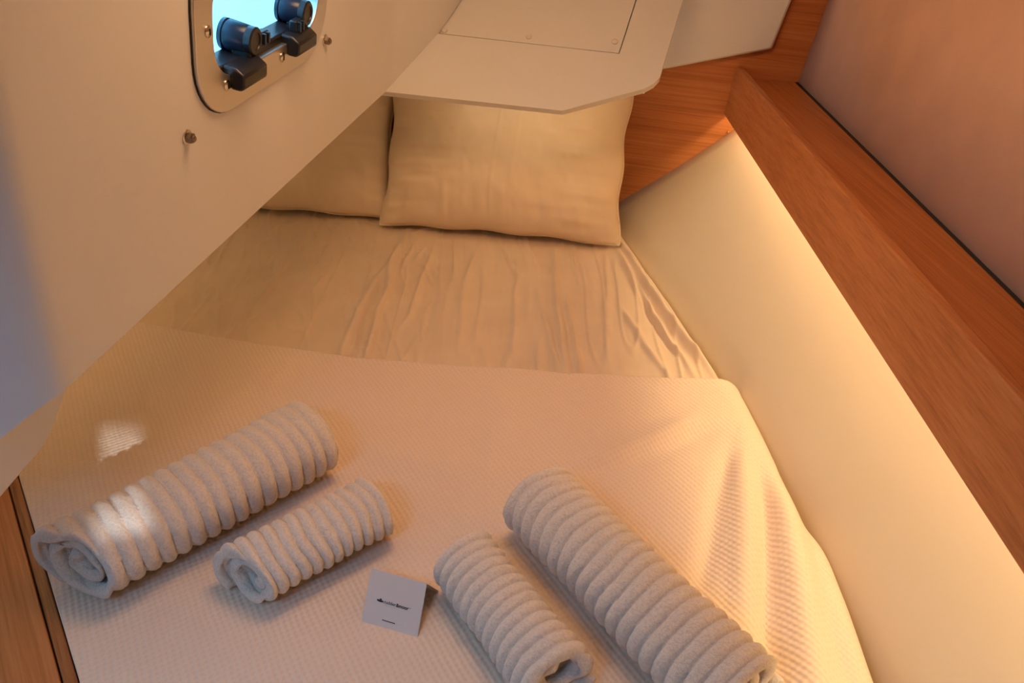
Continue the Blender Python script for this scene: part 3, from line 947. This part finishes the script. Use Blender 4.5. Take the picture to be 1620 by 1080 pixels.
build('groove_strip', strip(0.015, 0.0185, 0.008, -0.02), M_RUBBER, bb)

# ---- pillows
def build_pillow(name, label, c_bottom, yaw, tilt, W, Hh, T, seed, mat):
    nu, nv = 150, 110
    u = np.linspace(-1, 1, nu)[None, :].repeat(nv, 0); v = np.linspace(-1, 1, nv)[:, None].repeat(nu, 1)
    # edges bow inwards between the corners
    px = u * W / 2 * (1 - 0.045 * (1 - v ** 2) * 1.0 + 0.012 * np.sin(v * 9 + seed) * np.abs(u) ** 6)
    py = v * Hh / 2 * (1 - 0.05 * (1 - u ** 2) + 0.014 * np.sin(u * 11 + seed * 2) * np.abs(v) ** 6)
    prof = ((1 - np.abs(u) ** 3.0) * (1 - np.abs(v) ** 3.0)).clip(0, 1) ** 0.5
    def side(sgn, sd):
        w = prof * T / 2
        edgeu = np.abs(u) ** 2; edgev = np.abs(v) ** 2
        wr = 0.016 * (vnoise(u * 3 + 5, v * 14 + 2, sd) - 0.5) * edgeu * prof
        wr += 0.014 * (vnoise(u * 16 + 5, v * 3 + 2, sd + 1) - 0.5) * edgev * prof
        wr += 0.006 * (vnoise((u + v * 0.3) * 4, v * 4, sd + 2) - 0.5) * prof
        wr += 0.0022 * (vnoise(u * 22 + v * 3, v * 9, sd + 3) - 0.5) * prof ** 0.5
        for fu, am in ((-0.02, 0.0018), (0.14, 0.0014)):
            wr += am * np.exp(-((u - fu - 0.02 * np.sin(v * 3)) / 0.012) ** 2) * (prof > 0.3)
        return sgn * (w + wr)
    zf = side(1, seed); zb = side(-1, seed + 50)
    cy, sy = math.cos(yaw), math.sin(yaw)
    ex = np.array([cy, sy, 0]); ey = np.array([-sy * math.cos(tilt), cy * math.cos(tilt), math.sin(tilt)]); ez = np.cross(ex, ey)
    cb = np.array(c_bottom)
    def world(z):
        P = cb + px[..., None] * ex + (py + Hh / 2)[..., None] * ey + z[..., None] * ez
        # rest on the sheet and against the bulkhead
        k = 0.010
        P[..., 2] = 0.010 + k * np.logaddexp(0, (P[..., 2] - 0.010) / k)
        lim = bulk_y(P[..., 0]) - 0.008
        kk = 0.012
        P[..., 1] = lim - kk * np.logaddexp(0, (lim - P[..., 1]) / kk)
        return P
    F = world(zf); B = world(zb)
    me = bpy.data.meshes.new(name)
    n = nu * nv
    vs = np.concatenate([F.reshape(-1, 3), B.reshape(-1, 3)]) - cb
    idx = np.arange(n).reshape(nv, nu)
    f1 = np.stack([idx[:-1, :-1], idx[:-1, 1:], idx[1:, 1:], idx[1:, :-1]], -1).reshape(-1, 4)
    f2 = (f1 + n)[:, ::-1]
    me.from_pydata(vs.tolist(), [], np.concatenate([f1, f2]).tolist())
    bm = bmesh.new(); bm.from_mesh(me)
    bmesh.ops.remove_doubles(bm, verts=bm.verts, dist=0.0005)
    bmesh.ops.recalc_face_normals(bm, faces=bm.faces)
    bm.to_mesh(me); bm.free()
    me.materials.append(mat)
    me.polygons.foreach_set('use_smooth', [True] * len(me.polygons))
    o = bpy.data.objects.new(name, me); o.location = tuple(cb)
    link(o); WL[o.name] = Vector(tuple(cb))
    tag(o, label, 'pillow', 'pillows at the head of the berth')
    # stitched seam bead around the rim
    rim = [(0, i) for i in range(nu)] + [(j, nu - 1) for j in range(1, nv)] + [(nv - 1, i) for i in range(nu - 2, -1, -1)] + [(j, 0) for j in range(nv - 2, 0, -1)]
    pts = [Vector(F[j, i].tolist()) for j, i in rim]
    m = MB(); K = 6; R = 0.0028
    L = len(pts)
    for i, p in enumerate(pts):
        t = (pts[(i + 1) % L] - pts[i - 1]).normalized()
        a = Vector(ez.tolist()); a = (a - t * a.dot(t)).normalized(); b = t.cross(a)
        for k in range(K):
            an = 2 * math.pi * k / K
            m.v.append(tuple(p + (a * math.cos(an) + b * math.sin(an)) * R))
    for i in range(L):
        for k in range(K):
            m.f.append((i * K + k, i * K + (k + 1) % K, ((i + 1) % L) * K + (k + 1) % K, ((i + 1) % L) * K + k))
    build('seam', m, mat, o, smooth=True)
    return o
build_pillow('pillow', 'sand cotton pillow leaning in front, nearest the lit hull lining', (-0.045, 1.905, 0.012), math.radians(-12), math.radians(62), 0.69, 0.50, 0.17, 3, M_PILLOW)
build_pillow('pillow', 'rear sand cotton pillow half hidden behind the porthole moulding', (-0.70, 2.065, 0.012), math.radians(-9), math.radians(62), 0.70, 0.50, 0.17, 23, M_PILLOW)

# ------------------------------------------------------------------ rolled towels
def build_towel(label, p0, p1, R, turns, th0, pitch, seed, flat=0.90, wide=1.06, tele=0.026, r0=0.014, gap=0.66, dirn=1, shear=0.0, shear_up=0.0):
    p0 = np.array(p0); p1 = np.array(p1)
    ax = p1 - p0; L = float(np.linalg.norm(ax)); ax /= L
    side = np.cross(ax, [0, 0, 1.0]); side /= np.linalg.norm(side)
    up = np.array([0, 0, 1.0])
    ns = int(70 * turns); nu = int(L / pitch * 13)
    rng = np.random.RandomState(seed)
    f = np.linspace(0, 1, ns)
    th = th0 + dirn * (1 - f) * turns * 2 * math.pi * -1
    spacing = (R - r0) / turns
    t = spacing * gap
    rc_ = r0 + (R - t / 2 - r0) * f
    # lumpy layers, not a perfect spiral
    rc_ = rc_ * (1 + 0.05 * np.sin(th * 1.0 + seed) + 0.03 * np.sin(th * 3 + seed * 1.7))
    tip = np.sqrt(np.clip(1 - (1 - np.clip(np.minimum(f, 1 - f) * (R * turns * 6) / (t * 1.2), 0, 1)) ** 2, 0.02, 1))
    u = np.linspace(0, 1, nu)
    loop_sign = np.concatenate([np.ones(ns), -np.ones(ns)])
    fi = np.concatenate([np.arange(ns), np.arange(ns)[::-1]])
    nl = 2 * ns
    TH = th[fi][None, :]; RC = rc_[fi][None, :]; TIP = tip[fi][None, :]; SG = loop_sign[None, :]
    U = u[:, None]
    e0 = tele * (vnoise(th[fi] * 0.9 + seed, th[fi] * 0 + 1.5, seed) - 0.3 + 0.8 * (1 - f[fi]))[None, :]
    e1 = tele * 0.6 * (vnoise(th[fi] * 0.9 + seed, th[fi] * 0 + 7.5, seed + 3) - 0.3 + 0.8 * (1 - f[fi]))[None, :]
    e0 = e0 + shear * (RC * np.cos(TH) + R * 0.8) + shear_up * (RC * np.sin(TH) + R * 0.8) - 0.5 * (shear + shear_up) * R
    A = e0 + U * (L - e0 - e1)
    d_end = np.minimum(A - e0, L - e1 - A)
    cap = np.sqrt(np.clip(1 - (1 - np.clip(d_end / 0.007, 0, 1)) ** 2, 0.0, 1)) * 0.85 + 0.15
    wob = 0.010 * (vnoise(TH * 0.9 + seed, A * 9, seed + 7) - 0.5)
    rib = np.abs(np.sin(math.pi * (A + wob) / pitch)) ** 0.5
    h = t / 2 * (0.70 + 0.0 * rib) * TIP * cap
    amp = 0.0088 * np.where(SG > 0, 1, 0.6)
    lump = 0.004 * (vnoise(TH * 1.5, A * 22, seed + 9) - 0.5) + 0.0014 * (vnoise(TH * 14, A * 420, seed + 10) - 0.5)
    RR = RC + SG * h + SG * cap * TIP * (amp * (rib - 0.3)) + SG * lump * TIP
    # the whole roll waists and bends slightly
    RR = RR * (1 + 0.025 * np.sin(A / L * 5 + seed))
    a_s = RR * np.cos(TH) * wide; a_u = RR * np.sin(TH) * flat
    zc = p0[2]
    P = p0[None, None, :] + A[..., None] * ax + a_s[..., None] * side + a_u[..., None] * up
    k = 0.005; zf = 0.0125
    P[..., 2] = zf + k * np.logaddexp(0, (P[..., 2] - zf) / k)
    base = np.array([(p0[0] + p1[0]) / 2, (p0[1] + p1[1]) / 2, zf])
    me = bpy.data.meshes.new('rolled_towel')
    idx = np.arange(nu * nl).reshape(nu, nl)
    nxt = np.roll(idx, -1, axis=1)
    q = np.stack([idx[:-1], nxt[:-1], nxt[1:], idx[1:]], -1).reshape(-1, 4)
    caps = []
    for row in (0, nu - 1):
        a = idx[row, :ns]; b = idx[row, ns:][::-1]
        caps.append(np.stack([a[:-1], a[1:], b[1:], b[:-1]], -1))
    faces = np.concatenate([q] + caps)
    me.from_pydata((P.reshape(-1, 3) - base).tolist(), [], faces.tolist())
    me.materials.append(M_TERRY)
    me.polygons.foreach_set('use_smooth', [True] * len(me.polygons))
    bm = bmesh.new(); bm.from_mesh(me); bmesh.ops.recalc_face_normals(bm, faces=bm.faces); bm.to_mesh(me); bm.free()
    o = bpy.data.objects.new('rolled_towel', me); o.location = tuple(base)
    link(o); WL[o.name] = Vector(tuple(base))
    tag(o, label, 'towel', 'rolled ribbed towels on the bedspread')
    return o

build_towel('large cream ribbed towel roll beside the teak berth board', (-0.635, 0.680, 0.082), (-0.335, 0.985, 0.078), 0.079, 2.3, math.radians(238), 0.0235, 3, shear=0.30, shear_up=0.10)
build_towel('small cream ribbed towel roll between large roll and printed card', (-0.405, 0.672, 0.062), (-0.205, 0.835, 0.060), 0.057, 1.8, math.radians(238), 0.0180, 8, shear=0.45, shear_up=0.2)
build_towel('small cream ribbed towel roll just right of the printed card', (0.070, 0.520, 0.064), (-0.075, 0.735, 0.064), 0.058, 1.8, math.radians(330), 0.0180, 14)
build_towel('large cream ribbed towel roll nearest the lit hull lining', (0.290, 0.495, 0.076), (0.035, 0.850, 0.076), 0.073, 2.3, math.radians(340), 0.0215, 21)

# ------------------------------------------------------------------ printed card
Z0 = 0.0135
fl = Vector((-0.217, 0.652, Z0)); fr = Vector((-0.133, 0.627, Z0))
fl = Vector((-0.2140, 0.650, Z0)); fr = Vector((-0.1320, 0.6235, Z0))
rl = Vector((-0.2025, 0.704, 0.066)); rr = Vector((-0.1200, 0.677, 0.066))
cd = root('tent_card', (-0.16, 0.67, Z0), 'small folded white card with black printed logo between the towels', 'card')
fx = (fr - fl).normalized(); fup = ((rl + rr) * 0.5 - (fl + fr) * 0.5).normalized(); fn = fx.cross(fup)
if fn.y > 0: fn = -fn
front = build('front_leaf', MB().prism([fl, fr, rr, rl], -fn * 0.0005), M_CARD, cd)
bl = rl + Vector((0.012, 0.026, -0.050)); br_ = rr + Vector((0.012, 0.026, -0.050))
bl.z = max(bl.z, Z0); br_.z = max(br_.z, Z0)
nb = (br_ - bl).cross(rl - bl).normalized()
build('back_leaf', MB().prism([rl, rr, br_, bl], nb * 0.0005), M_CARD, cd)
CW = (fr - fl).length; CH = ((rl + rr) * 0.5 - (fl + fr) * 0.5).length
def cpt(x, y, lift=0.0003):                  # card-local point, x 0..1 left-right, y 0..1 bottom-top
    return (fl.lerp(fr, x)).lerp(rl.lerp(rr, x), y) + fn * lift
def card_text(name, body, x, y, size, bold=0.0, mat=M_INK):
    cu = bpy.data.curves.new(name, 'FONT')
    cu.body = body; cu.size = size; cu.offset = bold; cu.extrude = 0.00005; cu.resolution_u = 3
    tmp = bpy.data.objects.new(name + '_tmp', cu)
    COL.objects.link(tmp)
    dg = bpy.context.evaluated_depsgraph_get()
    me = bpy.data.meshes.new_from_object(tmp.evaluated_get(dg))
    bpy.data.objects.remove(tmp)
    me.name = name
    R3 = Matrix((fx, fup, fn)).transposed()
    p = cpt(x, y) - WL[cd.name]
    wmax = 0.0
    for vtx in me.vertices:
        wmax = max(wmax, vtx.co.x)
        vtx.co = R3 @ vtx.co + p
    me.materials.clear(); me.materials.append(mat)
    o = bpy.data.objects.new(name, me); link(o, front)
    return wmax / CW
w1 = card_text('lettering', 'rudder', 0.325, 0.455, 0.0066, 0.00005)
w2 = card_text('lettering', '&moor', 0.325 + w1 + 0.004, 0.455, 0.0066, 0.0002)
card_text('small_lettering', 'TM', 0.325 + w1 + w2 + 0.008, 0.49, 0.0018)
card_text('small_lettering', '- - - - - - - - - - -', 0.345, 0.415, 0.0030, 0.0, M_GREYINK)
# emblem left of the lettering: three small dark lobes and a wave
def disc(x, y, rx, ry, n=16):
    m = MB(); vs = []
    for k in range(n):
        an = 2 * math.pi * k / n
        vs.append(cpt(x, y) + fx * (rx * math.cos(an)) + fup * (ry * math.sin(an)))
    m.prism(vs, fn * 0.0001); return m
m = MB()
for x, y, rx, ry in ((0.225, 0.480, 0.0022, 0.0012), (0.263, 0.492, 0.0020, 0.0024), (0.295, 0.478, 0.0017, 0.0012), (0.26, 0.470, 0.0032, 0.0009)):
    d_ = disc(x, y, rx, ry); m.add(d_.v, d_.f)
for i, (x, y) in enumerate(((0.212, 0.487), (0.300, 0.472))):
    d_ = disc(x, y, 0.0014, 0.0008); m.add(d_.v, d_.f)
build('emblem', m, M_INK, front)
d_ = MB()
for i in range(9):
    q = disc(0.36 + i * 0.026, 0.165 + 0.0015 * math.sin(i * 2.2), 0.0011 + 0.0002 * (i % 2), 0.00075, 8); d_.add(q.v, q.f)
build('small_print_line', d_, M_INK, front)

# ------------------------------------------------------------------ ceiling lamp, added out of view to house the warm fill light
lm = root('added_ceiling_lamp', (-0.04, 1.10, 1.27), 'flat round lamp on the headliner, added unseen to house the warm fill light', 'lamp')
build('rim', MB().lathe((-0.04, 1.10, 1.272), (0, 0, 1), [(0, 0.27), (0.02, 0.29), (0.028, 0.29)], 32), M_STEEL, lm, smooth=True, angle=40)
